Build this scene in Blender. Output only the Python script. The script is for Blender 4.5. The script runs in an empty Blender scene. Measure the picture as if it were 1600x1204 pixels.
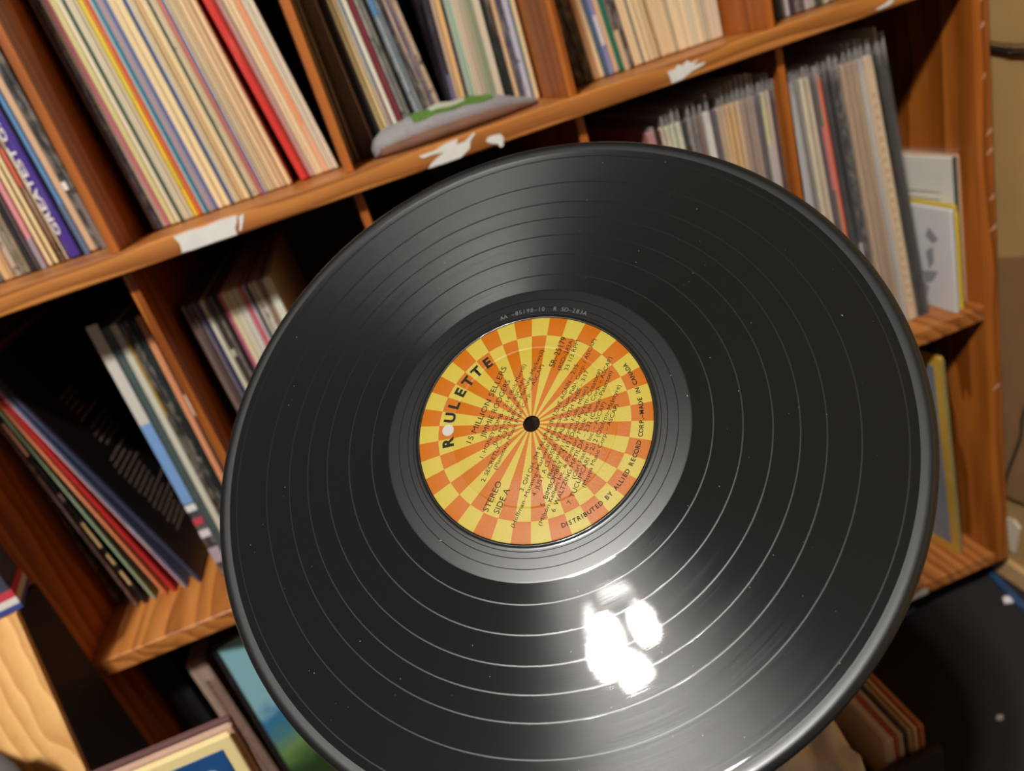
import bpy, bmesh, math, random
from mathutils import Vector, Matrix
random.seed(7)
C = bpy.context.scene.collection
S = bpy.context.scene
PI = math.pi

# ------------------------------------------------------------------ camera, light, exposure
CAM = Vector((0.31702, -0.71398, 0.07986))
RX, RY, RZ = (Vector((0.927075, -0.239243, -0.288607)), Vector((-0.357914, -0.335927, -0.871235)),
              Vector((0.111486, 0.910997, -0.397058)))          # camera right, down, forward
cam_d = bpy.data.cameras.new('camera')
cam = bpy.data.objects.new('camera', cam_d); C.objects.link(cam)
m = Matrix.Identity(4)
for i in range(3):
    m[i][0], m[i][1], m[i][2], m[i][3] = RX[i], -RY[i], -RZ[i], CAM[i]
cam.matrix_world = m
cam_d.sensor_width = 36.0; cam_d.lens = 1180 / 1600 * 36.0
cam_d.clip_start = 0.02
cam_d.dof.use_dof = True; cam_d.dof.focus_distance = 0.305
cam_d.dof.aperture_fstop = 9.0
S.camera = cam
w = bpy.data.worlds.new('world'); S.world = w; w.use_nodes = True
w.node_tree.nodes['Background'].inputs[0].default_value = (0.9, 0.92, 1.0, 1)
w.node_tree.nodes['Background'].inputs[1].default_value = 0.16
S.view_settings.view_transform = 'Standard'; S.view_settings.look = 'None'
S.view_settings.gamma = 1.0; S.view_settings.use_curve_mapping = False
S.view_settings.exposure = 0.0
S.cycles.caustics_reflective = False; S.cycles.caustics_refractive = False
LAMP_STRENGTH = 1300.0
LAMP_COLOR = (1.0, 0.965, 0.91)

# ------------------------------------------------------------------ helpers
def lin(c):
    if max(c) > 1.0: c = [x / 255.0 for x in c]
    return tuple((x / 12.92 if x <= 0.04045 else ((x + 0.055) / 1.055) ** 2.4) for x in c[:3])

def tag(o, label=None, cat=None, group=None, kind=None):
    if label: o['label'] = label
    if cat: o['category'] = cat
    if group: o['group'] = group
    if kind: o['kind'] = kind
    return o

def empty(name, loc=(0, 0, 0), rot=(0, 0, 0), label=None, cat=None, group=None):
    o = bpy.data.objects.new(name, None); C.objects.link(o)
    o.location = loc; o.rotation_euler = rot; o.empty_display_size = 0.02
    return tag(o, label, cat, group)

def obj(name, mesh, mat=None, parent=None, loc=None, rot=None, color=None):
    if isinstance(mesh, bmesh.types.BMesh):
        me = bpy.data.meshes.new(name)
        bmesh.ops.recalc_face_normals(mesh, faces=mesh.faces)
        mesh.to_mesh(me); mesh.free()
    else: me = mesh
    o = bpy.data.objects.new(name, me); C.objects.link(o)
    if mat is not None and not me.materials:
        for x in (mat if isinstance(mat, (list, tuple)) else [mat]): me.materials.append(x)
    if parent: o.parent = parent
    if loc is not None: o.location = loc
    if rot is not None: o.rotation_euler = rot
    if color is not None: o.color = tuple(lin(color)) + (1.0,)
    return o

def box(bm, x0, x1, y0, y1, z0, z1, bevel=0.0, seg=2):
    g = bmesh.ops.create_cube(bm, size=1.0)
    vs = g['verts']
    for v in vs:
        v.co = Vector(((x0 + x1) / 2 + v.co.x * (x1 - x0), (y0 + y1) / 2 + v.co.y * (y1 - y0), (z0 + z1) / 2 + v.co.z * (z1 - z0)))
    if bevel:
        es = list({e for v in vs for e in v.link_edges})
        bmesh.ops.bevel(bm, geom=es, offset=bevel, segments=seg, affect='EDGES', profile=0.6)
    return bm

def boxm(*a, **k): return box(bmesh.new(), *a, **k)

def smooth(o, ang=None):
    for p in o.data.polygons: p.use_smooth = True
    return o

def prism(pts, axis, a, b, bm=None):
    """polygon pts (2D) extruded along axis from a to b"""
    bm = bm or bmesh.new()
    def P(p, t):
        return {'y': (p[0], t, p[1]), 'x': (t, p[0], p[1]), 'z': (p[0], p[1], t)}[axis]
    va = [bm.verts.new(P(p, a)) for p in pts]; vb = [bm.verts.new(P(p, b)) for p in pts]
    bm.faces.new(va); bm.faces.new(vb[::-1])
    n = len(pts)
    for i in range(n): bm.faces.new((va[i], va[(i + 1) % n], vb[(i + 1) % n], vb[i]))
    return bm

def tube(pts, r, seg=8, bm=None):
    bm = bm or bmesh.new()
    rings = []
    pts = [Vector(p) for p in pts]
    for i, p in enumerate(pts):
        d = (pts[min(i + 1, len(pts) - 1)] - pts[max(i - 1, 0)]).normalized()
        a = d.cross(Vector((0.3, 0.2, 1))).normalized(); b = d.cross(a)
        rings.append([bm.verts.new(p + (a * math.cos(2 * PI * k / seg) + b * math.sin(2 * PI * k / seg)) * r) for k in range(seg)])
    for i in range(len(rings) - 1):
        for k in range(seg):
            bm.faces.new((rings[i][k], rings[i][(k + 1) % seg], rings[i + 1][(k + 1) % seg], rings[i + 1][k]))
    bm.faces.new(rings[0][::-1]); bm.faces.new(rings[-1])
    return bm

def spline(pts, n=8):
    out = []
    P = [Vector(p) for p in pts]; P = [2 * P[0] - P[1]] + P + [2 * P[-1] - P[-2]]
    for i in range(1, len(P) - 2):
        for k in range(n):
            t = k / n
            out.append(0.5 * ((2 * P[i]) + (P[i + 1] - P[i - 1]) * t + (2 * P[i - 1] - 5 * P[i] + 4 * P[i + 1] - P[i + 2]) * t * t + (3 * P[i] - P[i - 1] - 3 * P[i + 1] + P[i + 2]) * t ** 3))
    out.append(P[-2])
    return out

# ------------------------------------------------------------------ materials
def newmat(name):
    mt = bpy.data.materials.new(name); mt.use_nodes = True
    nt = mt.node_tree; return mt, nt, nt.nodes['Principled BSDF']

def nd(nt, kind, **k):
    n = nt.nodes.new(kind)
    for a, b in k.items(): setattr(n, a, b)
    return n

def math_n(nt, op, a, b=None, clamp=False):
    n = nd(nt, 'ShaderNodeMath', operation=op); n.use_clamp = clamp
    for i, x in enumerate((a, b)):
        if x is None: continue
        if hasattr(x, 'is_linked') or hasattr(x, 'node'): nt.links.new(x, n.inputs[i])
        else: n.inputs[i].default_value = x
    return n.outputs[0]

def mixc(nt, fac, a, b, mode='MIX'):
    n = nd(nt, 'ShaderNodeMix', data_type='RGBA', blend_type=mode)
    for sock, x in ((n.inputs[0], fac), (n.inputs[6], a), (n.inputs[7], b)):
        if hasattr(x, 'node'): nt.links.new(x, sock)
        elif isinstance(x, (tuple, list)): sock.default_value = tuple(x)[:3] + (1,)
        else: sock.default_value = x
    return n.outputs[2]

def noise(nt, vec, scale, detail=3, rough=0.55, dim='3D'):
    n = nd(nt, 'ShaderNodeTexNoise', noise_dimensions=dim)
    n.inputs['Scale'].default_value = scale; n.inputs['Detail'].default_value = detail
    n.inputs['Roughness'].default_value = rough
    if vec is not None: nt.links.new(vec, n.inputs['W' if dim == '1D' else 'Vector'])
    return n.outputs[0]

def ramp(nt, fac, stops):
    n = nd(nt, 'ShaderNodeValToRGB'); e = n.color_ramp.elements
    while len(e) < len(stops): e.new(0.5)
    for x, (p, c) in zip(e, stops): x.position = p; x.color = tuple(c)[:3] + (1,)
    nt.links.new(fac, n.inputs[0]); return n.outputs[0]

def mapping(nt, vec, scale=(1, 1, 1), rot=(0, 0, 0)):
    n = nd(nt, 'ShaderNodeMapping'); n.inputs['Scale'].default_value = scale; n.inputs['Rotation'].default_value = rot
    nt.links.new(vec, n.inputs[0]); return n.outputs[0]

def bump(nt, h, strength, dist, bs, extra=()):
    n = nd(nt, 'ShaderNodeBump'); n.inputs['Strength'].default_value = strength; n.inputs['Distance'].default_value = dist
    nt.links.new(h, n.inputs['Height'])
    for s in ('Normal',) + tuple(extra): nt.links.new(n.outputs[0], bs.inputs[s])

def plain(name, col, rough=0.6, nscale=0, namp=0.15, bmp=0, metal=0.0, spec=0.5):
    mt, nt, bs = newmat(name); c = lin(col)
    bs.inputs['Roughness'].default_value = rough; bs.inputs['Metallic'].default_value = metal
    bs.inputs['Specular IOR Level'].default_value = spec
    bs.inputs['Base Color'].default_value = c + (1,)
    if nscale:
        tc = nd(nt, 'ShaderNodeTexCoord')
        f = noise(nt, tc.outputs['Object'], nscale)
        nt.links.new(ramp(nt, f, [(0.25, [x * (1 - namp) for x in c]), (0.75, [min(1, x * (1 + namp)) for x in c])]), bs.inputs['Base Color'])
        if bmp: bump(nt, f, bmp, 0.002, bs)
    return mt

def wood(name, axis, c_lo, c_hi, rough=0.42):
    """axis: index of the direction the grain runs along"""
    mt, nt, bs = newmat(name)
    tc = nd(nt, 'ShaderNodeTexCoord'); oi = nd(nt, 'ShaderNodeObjectInfo')
    add = nd(nt, 'ShaderNodeVectorMath', operation='ADD')
    nt.links.new(tc.outputs['Object'], add.inputs[0])
    sc = nd(nt, 'ShaderNodeVectorMath', operation='SCALE'); sc.inputs[0].default_value = (3.1, 2.3, 4.7)
    nt.links.new(oi.outputs['Random'], sc.inputs['Scale']); nt.links.new(sc.outputs[0], add.inputs[1])
    s = [1.0, 1.0, 1.0]; s[axis] = 0.14
    v = mapping(nt, add.outputs[0], s)
    warp = noise(nt, v, 9, 2)
    big = noise(nt, v, 14, 4, 0.6)
    wv = nd(nt, 'ShaderNodeTexWave', wave_type='RINGS', rings_direction='XYZ'[axis], wave_profile='SAW')
    wv.inputs['Scale'].default_value = 22; wv.inputs['Distortion'].default_value = 7.0
    wv.inputs['Detail'].default_value = 2.0; wv.inputs['Detail Scale'].default_value = 1.2
    nt.links.new(v, wv.inputs['Vector'])
    s2 = [1.0, 1.0, 1.0]; s2[axis] = 0.02
    fine = noise(nt, mapping(nt, add.outputs[0], s2), 520, 3, 0.6)
    f = math_n(nt, 'ADD', math_n(nt, 'MULTIPLY', wv.outputs['Fac'], 0.34), math_n(nt, 'MULTIPLY', big, 0.55))
    f = math_n(nt, 'ADD', f, math_n(nt, 'MULTIPLY', fine, 0.18))
    col = ramp(nt, f, [(0.40, lin(c_lo)), (0.53, [(a + b) / 2 for a, b in zip(lin(c_lo), lin(c_hi))]), (0.68, lin(c_hi))])
    nt.links.new(col, bs.inputs['Base Color'])
    bs.inputs['Roughness'].default_value = rough
    bump(nt, f, 0.12, 0.001, bs)
    return mt

WOOD_X = wood('stained_pine_lengthwise', 0, (138, 80, 32), (194, 126, 60))
WOOD_Z = wood('stained_pine_upright', 2, (130, 66, 14), (182, 104, 38))
WOOD_Y = wood('stained_pine_depthwise', 1, (142, 80, 34), (196, 126, 62))
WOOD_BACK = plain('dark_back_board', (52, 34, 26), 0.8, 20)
PALE_PINE = wood('pale_pine', 2, (205, 150, 88), (236, 186, 120), 0.5)

def sleeve_mat(name, mottle=0.0, gloss=0.45):
    mt, nt, bs = newmat(name)
    tc = nd(nt, 'ShaderNodeTexCoord'); oi = nd(nt, 'ShaderNodeObjectInfo')
    off = nd(nt, 'ShaderNodeVectorMath', operation='SCALE'); off.inputs[0].default_value = (7.3, 5.1, 11.7)
    nt.links.new(oi.outputs['Random'], off.inputs['Scale'])
    ad = nd(nt, 'ShaderNodeVectorMath', operation='ADD')
    nt.links.new(tc.outputs['Object'], ad.inputs[0]); nt.links.new(off.outputs[0], ad.inputs[1])
    wear = noise(nt, mapping(nt, ad.outputs[0], (500, 60, 24)), 1.0, 4, 0.65)
    edge = noise(nt, mapping(nt, ad.outputs[0], (900, 0.5, 1.5)), 1.0, 2, 0.5)
    col = oi.outputs['Color']
    dark = mixc(nt, 1.0, col, (0.60, 0.57, 0.54), 'MULTIPLY')
    pale = mixc(nt, 0.35, col, (0.62, 0.54, 0.42))
    c1 = mixc(nt, ramp(nt, edge, [(0.36, (1, 1, 1)), (0.52, (0, 0, 0))]), col, dark)
    c2 = mixc(nt, ramp(nt, wear, [(0.58, (0, 0, 0)), (0.80, (0.8, 0.8, 0.8))]), c1, pale)
    if mottle:
        blk = noise(nt, mapping(nt, ad.outputs[0], (160, 30, 60)), 1.0, 5, 0.7)
        c2 = mixc(nt, ramp(nt, blk, [(0.46, (0, 0, 0)), (0.60, (mottle * 0.7,) * 3)]), c2, mixc(nt, 0.5, col, (0.52, 0.46, 0.38)))
        blk2 = noise(nt, mapping(nt, ad.outputs[0], (120, 30, 95)), 1.0, 3, 0.6)
        c2 = mixc(nt, ramp(nt, blk2, [(0.58, (0, 0, 0)), (0.66, (mottle * 0.8,) * 3)]), c2, (0.015, 0.013, 0.016))
    nt.links.new(c2, bs.inputs['Base Color'])
    bs.inputs['Roughness'].default_value = gloss
    bs.inputs['Specular IOR Level'].default_value = 0.35
    bump(nt, wear, 0.15, 0.0006, bs)
    return mt
SLV = {'p': sleeve_mat('record_card'), 'm': sleeve_mat('printed_record_card', 0.9)}

def tint_mat(name, rough=0.5):
    mt, nt, bs = newmat(name)
    oi = nd(nt, 'ShaderNodeObjectInfo'); nt.links.new(oi.outputs['Color'], bs.inputs['Base Color'])
    bs.inputs['Roughness'].default_value = rough; return mt
PRINT = tint_mat('flat_print')

def plastic_mat():
    mt, nt, bs = newmat('clear_plastic_sleeve')
    bs.inputs['Base Color'].default_value = (0.62, 0.60, 0.58, 1)
    bs.inputs['Roughness'].default_value = 0.22
    tc = nd(nt, 'ShaderNodeTexCoord')
    f = noise(nt, mapping(nt, tc.outputs['Object'], (40, 12, 30)), 1.0, 3)
    sp = nd(nt, 'ShaderNodeSeparateXYZ'); nt.links.new(tc.outputs['Object'], sp.inputs[0])
    top = math_n(nt, 'MULTIPLY', math_n(nt, 'SUBTRACT', sp.outputs[2], 0.300), 25.0, True)      # the loose open end is cloudier
    nt.links.new(math_n(nt, 'ADD', math_n(nt, 'MULTIPLY', f, 0.12), math_n(nt, 'MULTIPLY', top, 0.55)), bs.inputs['Alpha'])
    return mt
PLASTIC = plastic_mat()
PAPER = plain('white_paper', (215, 214, 208), 0.7, 60, 0.08, 0.1)
BLACK_MATTE = plain('black_matte', (22, 21, 24), 0.7, 30, 0.3)

# ------------------------------------------------------------------ room
FL = -0.80; CEIL = 1.46
def carpet_mat():
    mt, nt, bs = newmat('dark_carpet')
    tc = nd(nt, 'ShaderNodeTexCoord')
    f = noise(nt, tc.outputs['Object'], 420, 4, 0.7); g = noise(nt, tc.outputs['Object'], 7, 3)
    c = ramp(nt, f, [(0.3, lin((17, 15, 15))), (0.7, lin((54, 47, 44)))])
    nt.links.new(mixc(nt, math_n(nt, 'MULTIPLY', g, 0.8), c, lin((22, 20, 21))), bs.inputs['Base Color'])
    bs.inputs['Roughness'].default_value = 0.9; bump(nt, f, 0.5, 0.004, bs); return mt
tag(obj('floor', boxm(-1.6, 1.02, -2.2, 0.62, FL - 0.05, FL), carpet_mat()), kind='structure')
WALL = plain('tan_wall_paint', (176, 140, 86), 0.85, 14, 0.10, 0.15)
WALL_PALE = plain('off_white_paint', (150, 143, 130), 0.9, 8, 0.05)
tag(obj('wall_right', boxm(1.008, 1.06, -2.2, 0.60, FL, CEIL), WALL), kind='structure')
tag(obj('wall_back', boxm(-1.6, 1.008, 0.50, 0.60, FL, CEIL), plain('brown_wall_paint', (70, 58, 48), 0.9, 8, 0.1)), kind='structure')
tag(obj('wall_left', boxm(-1.66, -1.6, -2.2, 0.60, FL, CEIL), plain('dark_room_paint', (62, 54, 50), 0.9, 8, 0.1)), kind='structure')
tag(obj('ceiling', boxm(-1.66, 1.06, -2.2, 0.60, CEIL, CEIL + 0.05), WALL_PALE), kind='structure')
tag(obj('baseboard_right', boxm(0.998, 1.008, -2.2, 0.50, FL, FL + 0.032, bevel=0.002), plain('tan_wood_baseboard', (206, 164, 112), 0.6, 25, 0.15)), kind='structure')

# lamp on the ceiling (glass panels held by dark ribs)
lp = empty('ceiling_lamp', (-0.20, -1.20, CEIL), label='ceiling lamp with dark ribs, mirrored as white glare on the vinyl', cat='lamp')
LZ = 1.40
panels = [
 [[-0.184,-1.131],[-0.176,-1.16],[-0.185,-1.202],[-0.201,-1.236],[-0.244,-1.245],[-0.289,-1.298],[-0.311,-1.29],[-0.32,-1.256],[-0.319,-1.213],[-0.293,-1.189],[-0.252,-1.164],[-0.214,-1.128]],
 [[-0.15,-1.161],[-0.106,-1.149],[-0.094,-1.17],[-0.101,-1.213],[-0.105,-1.239],[-0.131,-1.252],[-0.17,-1.244],[-0.167,-1.212]],
 [[-0.247,-1.263],[-0.203,-1.259],[-0.18,-1.291],[-0.175,-1.318],[-0.211,-1.331],[-0.27,-1.338],[-0.275,-1.305]],
 [[-0.228,-1.082],[-0.203,-1.092],[-0.254,-1.167],[-0.287,-1.158]],
 [[-0.189,-1.072],[-0.145,-1.074],[-0.097,-1.089],[-0.086,-1.118],[-0.118,-1.113],[-0.163,-1.101],[-0.203,-1.092]]]
glow, nt, bs = newmat('lamp_glass')
bs.inputs['Base Color'].default_value = (0.8, 0.8, 0.8, 1)
bs.inputs['Emission Color'].default_value = LAMP_COLOR + (1,); bs.inputs['Emission Strength'].default_value = LAMP_STRENGTH
dim, nt, bs = newmat('lamp_glass_dim')
bs.inputs['Emission Color'].default_value = LAMP_COLOR + (1,); bs.inputs['Emission Strength'].default_value = LAMP_STRENGTH * 0.07
for i, P in enumerate(panels):
    cx, cy = sum(q[0] for q in P) / len(P), sum(q[1] for q in P) / len(P)
    P = [(cx + (x - cx) * 0.76, cy + (y - cy) * 0.80) for x, y in P]
    o = obj('glass_panel', prism([(x + 0.20, y + 1.20) for x, y in P], 'z', LZ - CEIL, LZ - CEIL + 0.004), glow if i < 3 else dim, lp)
bm = bmesh.new()
bmesh.ops.create_cone(bm, cap_ends=True, segments=40, radius1=0.165, radius2=0.15, depth=0.05)
for v in bm.verts: v.co.z += LZ - CEIL + 0.032
obj('lamp_body', bm, plain('lamp_metal', (60, 56, 52), 0.5), lp)
bm = bmesh.new()
for k in range(48):
    a0, a1 = 2 * PI * k / 48, 2 * PI * (k + 1) / 48
    q = [(0.155, -0.066), (0.17, -0.066), (0.17, -0.01), (0.155, -0.01)]
    vs = [[bm.verts.new((r * math.cos(a), r * math.sin(a), z)) for r, z in q] for a in (a0, a1)]
    for i in range(4): bm.faces.new((vs[0][i], vs[0][(i + 1) % 4], vs[1][(i + 1) % 4], vs[1][i]))
bmesh.ops.remove_doubles(bm, verts=bm.verts, dist=1e-5)
obj('lamp_rim', bm, plain('lamp_rim_metal', (60, 56, 52), 0.5), lp)

# ------------------------------------------------------------------ bookcase
bk = empty('bookcase', (0, 0, 0), label='tall orange-stained pine record shelving with square cubbies and torn paper tags', cat='bookcase')
D = 0.43
Z1, Z1T, Z2B, Z2T, Z3B, Z3T, Z0B, Z0T = 0.0, 0.01823, -0.37403, -0.355, -0.747, -0.7285, 0.3735, 0.392
for z0, z1 in ((Z1, Z1T), (Z2B, Z2T), (Z3B, Z3T), (Z0B, Z0T)):
    obj('shelf_board', boxm(-0.102, 0.971, 0.0, D, z0, z1, bevel=0.0022, seg=3), WOOD_X if z0 == Z1 or z0 > 0.1 else WOOD_Y, bk)
obj('end_panel', boxm(-0.121, -0.102, -0.001, D, Z3B, Z0T, bevel=0.002, seg=2), WOOD_Z, bk)
obj('end_panel', boxm(0.971, 0.990, -0.001, D, Z3B, Z0T, bevel=0.002, seg=2), WOOD_Z, bk)
DIV = {'A': (0.1065, 0.3225, 0.543, 0.753), 'B': (0.1035, 0.3215, 0.5455, 0.7615), 'C': (0.3215, 0.5455)}
for row, (z0, z1, y0) in {'A': (Z1T, Z0B, 0.010), 'B': (Z2T, Z1, 0.018), 'C': (Z3T, Z2B, 0.018)}.items():
    for x in DIV[row]:
        obj('divider', boxm(x, x + 0.0082, y0, D, z0, z1, bevel=0.001), WOOD_Z, bk)
obj('back_panel', boxm(-0.102, 0.971, D, D + 0.006, Z3B, Z0T), WOOD_BACK, bk)
obj('plinth', boxm(-0.10, 0.965, 0.05, D, FL, Z3B), BLACK_MATTE, bk)
# torn paper tags, chips and scuffs on the front edges
def flake(pts, name='torn_label', mat=PAPER, th=0.0005):
    return obj(name, prism(pts, 'y', -0.0002 - th, -0.0001), mat, bk)
flake([(0.163, 0.0165), (0.1655, 0.0095), (0.164, 0.0015), (0.176, 0.001), (0.190, 0.0012), (0.205, 0.001), (0.2135, 0.001), (0.2145, 0.007), (0.2175, 0.0105), (0.2205, 0.0165), (0.205, 0.0172), (0.19, 0.0163), (0.178, 0.0172)])
flake([(0.2215, 0.015), (0.2195, 0.009), (0.2165, 0.003), (0.2185, 0.003), (0.2225, 0.009), (0.2265, 0.0155)])
flake([(0.389, 0.0135), (0.3925, 0.0105), (0.4025, 0.0108), (0.412, 0.0095), (0.399, 0.0045), (0.394, 0.0005), (0.411, 0.0003), (0.426, 0.0003), (0.4365, 0.0055), (0.4385, 0.011), (0.4455, 0.0165), (0.4435, 0.0172), (0.434, 0.0125), (0.4255, 0.0125), (0.4285, 0.017), (0.416, 0.0163), (0.404, 0.0135)])
flake([(0.4525, 0.0065), (0.4555, 0.0095), (0.4615, 0.0095), (0.4675, 0.0085), (0.4695, 0.0045), (0.4665, -0.0025), (0.4635, -0.0025), (0.4625, 0.001), (0.457, 0.003)])
flake([(0.6385, 0.0125), (0.6395, 0.007), (0.6405, 0.0010), (0.6515, 0.0015), (0.6625, 0.0055), (0.675, 0.0075), (0.678, 0.0095), (0.6655, 0.0105), (0.6715, 0.0145), (0.6635, 0.0128), (0.6595, 0.0165), (0.6545, 0.0128), (0.6495, 0.0155), (0.6465, 0.0125)])
flake([(0.862, 0.004), (0.866, 0.0025), (0.878, 0.0035), (0.884, 0.0065), (0.880, 0.0085), (0.872, 0.006)], 'scuff_mark')
flake([(0.905, 0.006), (0.912, 0.0045), (0.917, 0.0085), (0.913, 0.0105)], 'scuff_mark')
flake([(0.83, -0.7465), (0.86, -0.7465), (0.862, -0.738), (0.855, -0.735), (0.84, -0.739)], 'scuff_mark')
SC = plain('scuffed_wood', (196, 150, 120), 0.7)
for z, x0, x1 in ((-0.02, 0.979, 0.982), (-0.045, 0.9785, 0.984), (-0.095, 0.979, 0.983), (-0.155, 0.980, 0.989), (-0.176, 0.979, 0.989), (-0.228, 0.981, 0.989), (-0.264, 0.980, 0.990), (-0.47, 0.976, 0.986)):
    flake([(x0, z - 0.003), ((x0 + x1) / 2, z - 0.002), (x1, z + 0.001), (x1 - 0.001, z + 0.004), ((x0 + x1) / 2, z + 0.002)], 'scuff_mark', SC, 0.0012)

# ------------------------------------------------------------------ record sleeves
def sleeve_bm(t, h=0.315, d=0.315):
    bm = bmesh.new()
    rings = []
    for z, k, ins in ((0, 0.72, 0.0016), (0.0016, 1.0, 0.0), (h * 0.5, 1.0, -0.0003), (h - 0.0016, 1.0, 0.0), (h, 0.72, 0.0016)):
        x = t / 2 * k; c = min(0.0009, t * 0.25)
        prof = [(-x, c + ins), (-x + c * 0.8, ins), (x - c * 0.8, ins), (x, c + ins), (x * 0.92, d), (-x * 0.92, d)]
        rings.append([bm.verts.new((px, py, z)) for px, py in prof])
    for a, b in zip(rings, rings[1:]):
        for i in range(6): bm.faces.new((a[i], a[(i + 1) % 6], b[(i + 1) % 6], b[i]))
    bm.faces.new(rings[0][::-1]); bm.faces.new(rings[-1])
    return bm
ORD = ['leftmost', 'second from left', 'third from left', 'fourth from left', 'fifth from left', 'sixth from left', 'seventh from left', 'eighth from left', 'ninth from left', 'tenth from left']
TEEN = ['eleventh', 'twelfth', 'thirteenth', 'fourteenth', 'fifteenth', 'sixteenth', 'seventeenth', 'eighteenth', 'nineteenth']
TENS = {2: ('twentieth', 'twenty'), 3: ('thirtieth', 'thirty'), 4: ('fortieth', 'forty'), 5: ('fiftieth', 'fifty')}
ONES = ['first', 'second', 'third', 'fourth', 'fifth', 'sixth', 'seventh', 'eighth', 'ninth']
def ordinal(i):
    if i < 10: return ORD[i]
    n = i + 1
    if n < 20: return TEEN[n - 11] + ' from left'
    return (TENS[n // 10][0] if n % 10 == 0 else TENS[n // 10][1] + '-' + ONES[n % 10 - 1]) + ' from left'

COUNT = {}
def add_sleeve(xb, lean, t, y, z, col, phrase, place, kind='p', prints=(), plastic=0.0, h=0.315, d=0.315, dy=0.0, group=None, yaw=0.0):
    """xb: centre of the spine at the shelf; lean: dx per unit height; prints: (z0, z1, colour[, x0, x1]) on the spine"""
    i = COUNT.get(place, 0); COUNT[place] = i + 1
    if plastic: t = max(0.0014, t - 0.0013)          # room for the clear sleeve around the card
    ang = math.atan(lean)
    zz = z + abs(math.sin(ang)) * t / 2 + 0.0004
    root = obj('record_sleeve', sleeve_bm(t, h, d), SLV[kind], loc=(xb, y + dy, zz), rot=(0, ang, yaw), color=col)
    tag(root, '%s record sleeve, %s in the %s' % (phrase, ordinal(i), place), 'record', group or 'records in the ' + place)
    for p in prints:
        x0, x1 = (p[3], p[4]) if len(p) > 3 else (-0.46, 0.46)
        obj('spine_print', boxm(x0 * t, x1 * t, -0.0009, 0.0003, p[0], p[1]), PRINT, root, color=p[2])
    if plastic:
        bm = boxm(-t / 2 - 0.0006, t / 2 + 0.0006, -0.004, d + 0.004, 0.0, h + plastic, bevel=0.0008, seg=1)
        for v in bm.verts:
            if v.co.z > h: v.co.x *= 0.35; v.co.x += random.uniform(-1, 1) * 0.0008
        obj('plastic_sleeve', bm, PLASTIC, root)
    return root

def cluster(place, y, z, xs, leans, recs, h=0.315):
    """xs: spine boundaries at the shelf; leans: [(index, dx/dz)] knots; recs: (colour, phrase, kind, prints, plastic)"""
    def lean_at(i):
        for (a, la), (b, lb) in zip(leans, leans[1:]):
            if a <= i <= b: return la + (lb - la) * (i - a) / (b - a)
        return leans[-1][1]
    out = []
    for i, r in enumerate(recs):
        x0, x1 = xs[i], xs[i + 1]; l0, l1 = lean_at(i), lean_at(i + 1)
        w0 = x1 - x0; w1 = w0 + (l1 - l0) * 0.315
        l = (l0 + l1) / 2
        t = max(0.0012, min(w0, w1) - 0.00012)
        t *= math.cos(math.atan(l))
        r = tuple(r) + ('p', (), 0.0)[len(r) - 2:] if len(r) < 5 else r
        out.append(add_sleeve((x0 + x1) / 2, l, t, y, z, r[0], r[1], place, r[2], r[3], r[4], h=h, dy=random.uniform(-0.0015, 0.0015)))
    return out

UP = "upper shelf's %s cubby"; LO = "lower shelf's %s cubby"
# first cubby of the upper row (cut by the frame at the left)
A0 = cluster(UP % 'first', 0.10, Z1T,
 [-0.0304, -0.0251, -0.0191, -0.0137, -0.0084, -0.0024, 0.003, 0.007, 0.0127, 0.0158, 0.0232, 0.0293, 0.0354, 0.0401, 0.0439, 0.0572, 0.0591, 0.0642, 0.0711, 0.0759, 0.0811],
 [(0, 0.03), (8, 0.03), (15, -0.014), (20, -0.014)],
 [((90, 80, 85), 'grey'), ((60, 52, 66), 'mottled dark purple', 'm'), ((236, 198, 145), 'warm cream'), ((205, 165, 118), 'tan'), ((182, 165, 148), 'greyish cream', 'm'),
  ((108, 100, 80), 'dark olive grey', 'm'), ((146, 134, 112), 'grey olive', 'm'), ((45, 42, 42), 'black'), 
  ((122, 112, 118), 'dusty grey'), ((216, 142, 150), 'pink', 'p', ((0.0, 0.03, (150, 140, 150)),)), ((238, 216, 168), 'cream'), ((236, 212, 160), 'thick cream'),
  ((180, 138, 112), 'mottled brown', 'm', ((0.15, 0.17, (240, 200, 40)), (0.17, 0.18, (225, 80, 40)), (0.075, 0.11, (228, 100, 80)))), ((226, 204, 172), 'off-white'),
  ((72, 50, 140), 'thick purple boxed-set'), ((28, 30, 36), 'thin black gap-shade filler'), ((98, 142, 190), 'light blue', 'p', ((0.0, 0.05, (90, 110, 135)),)), ((208, 170, 136), 'beige'),  # thin black sleeve fills the gap, its colour standing for the shade there
  ((52, 52, 52), 'textured black', 'm', ((0.06, 0.068, (225, 220, 215)),)), ((66, 63, 58), 'dark grey', 'm', ((0.0, 0.055, (120, 108, 100)),))])
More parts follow.
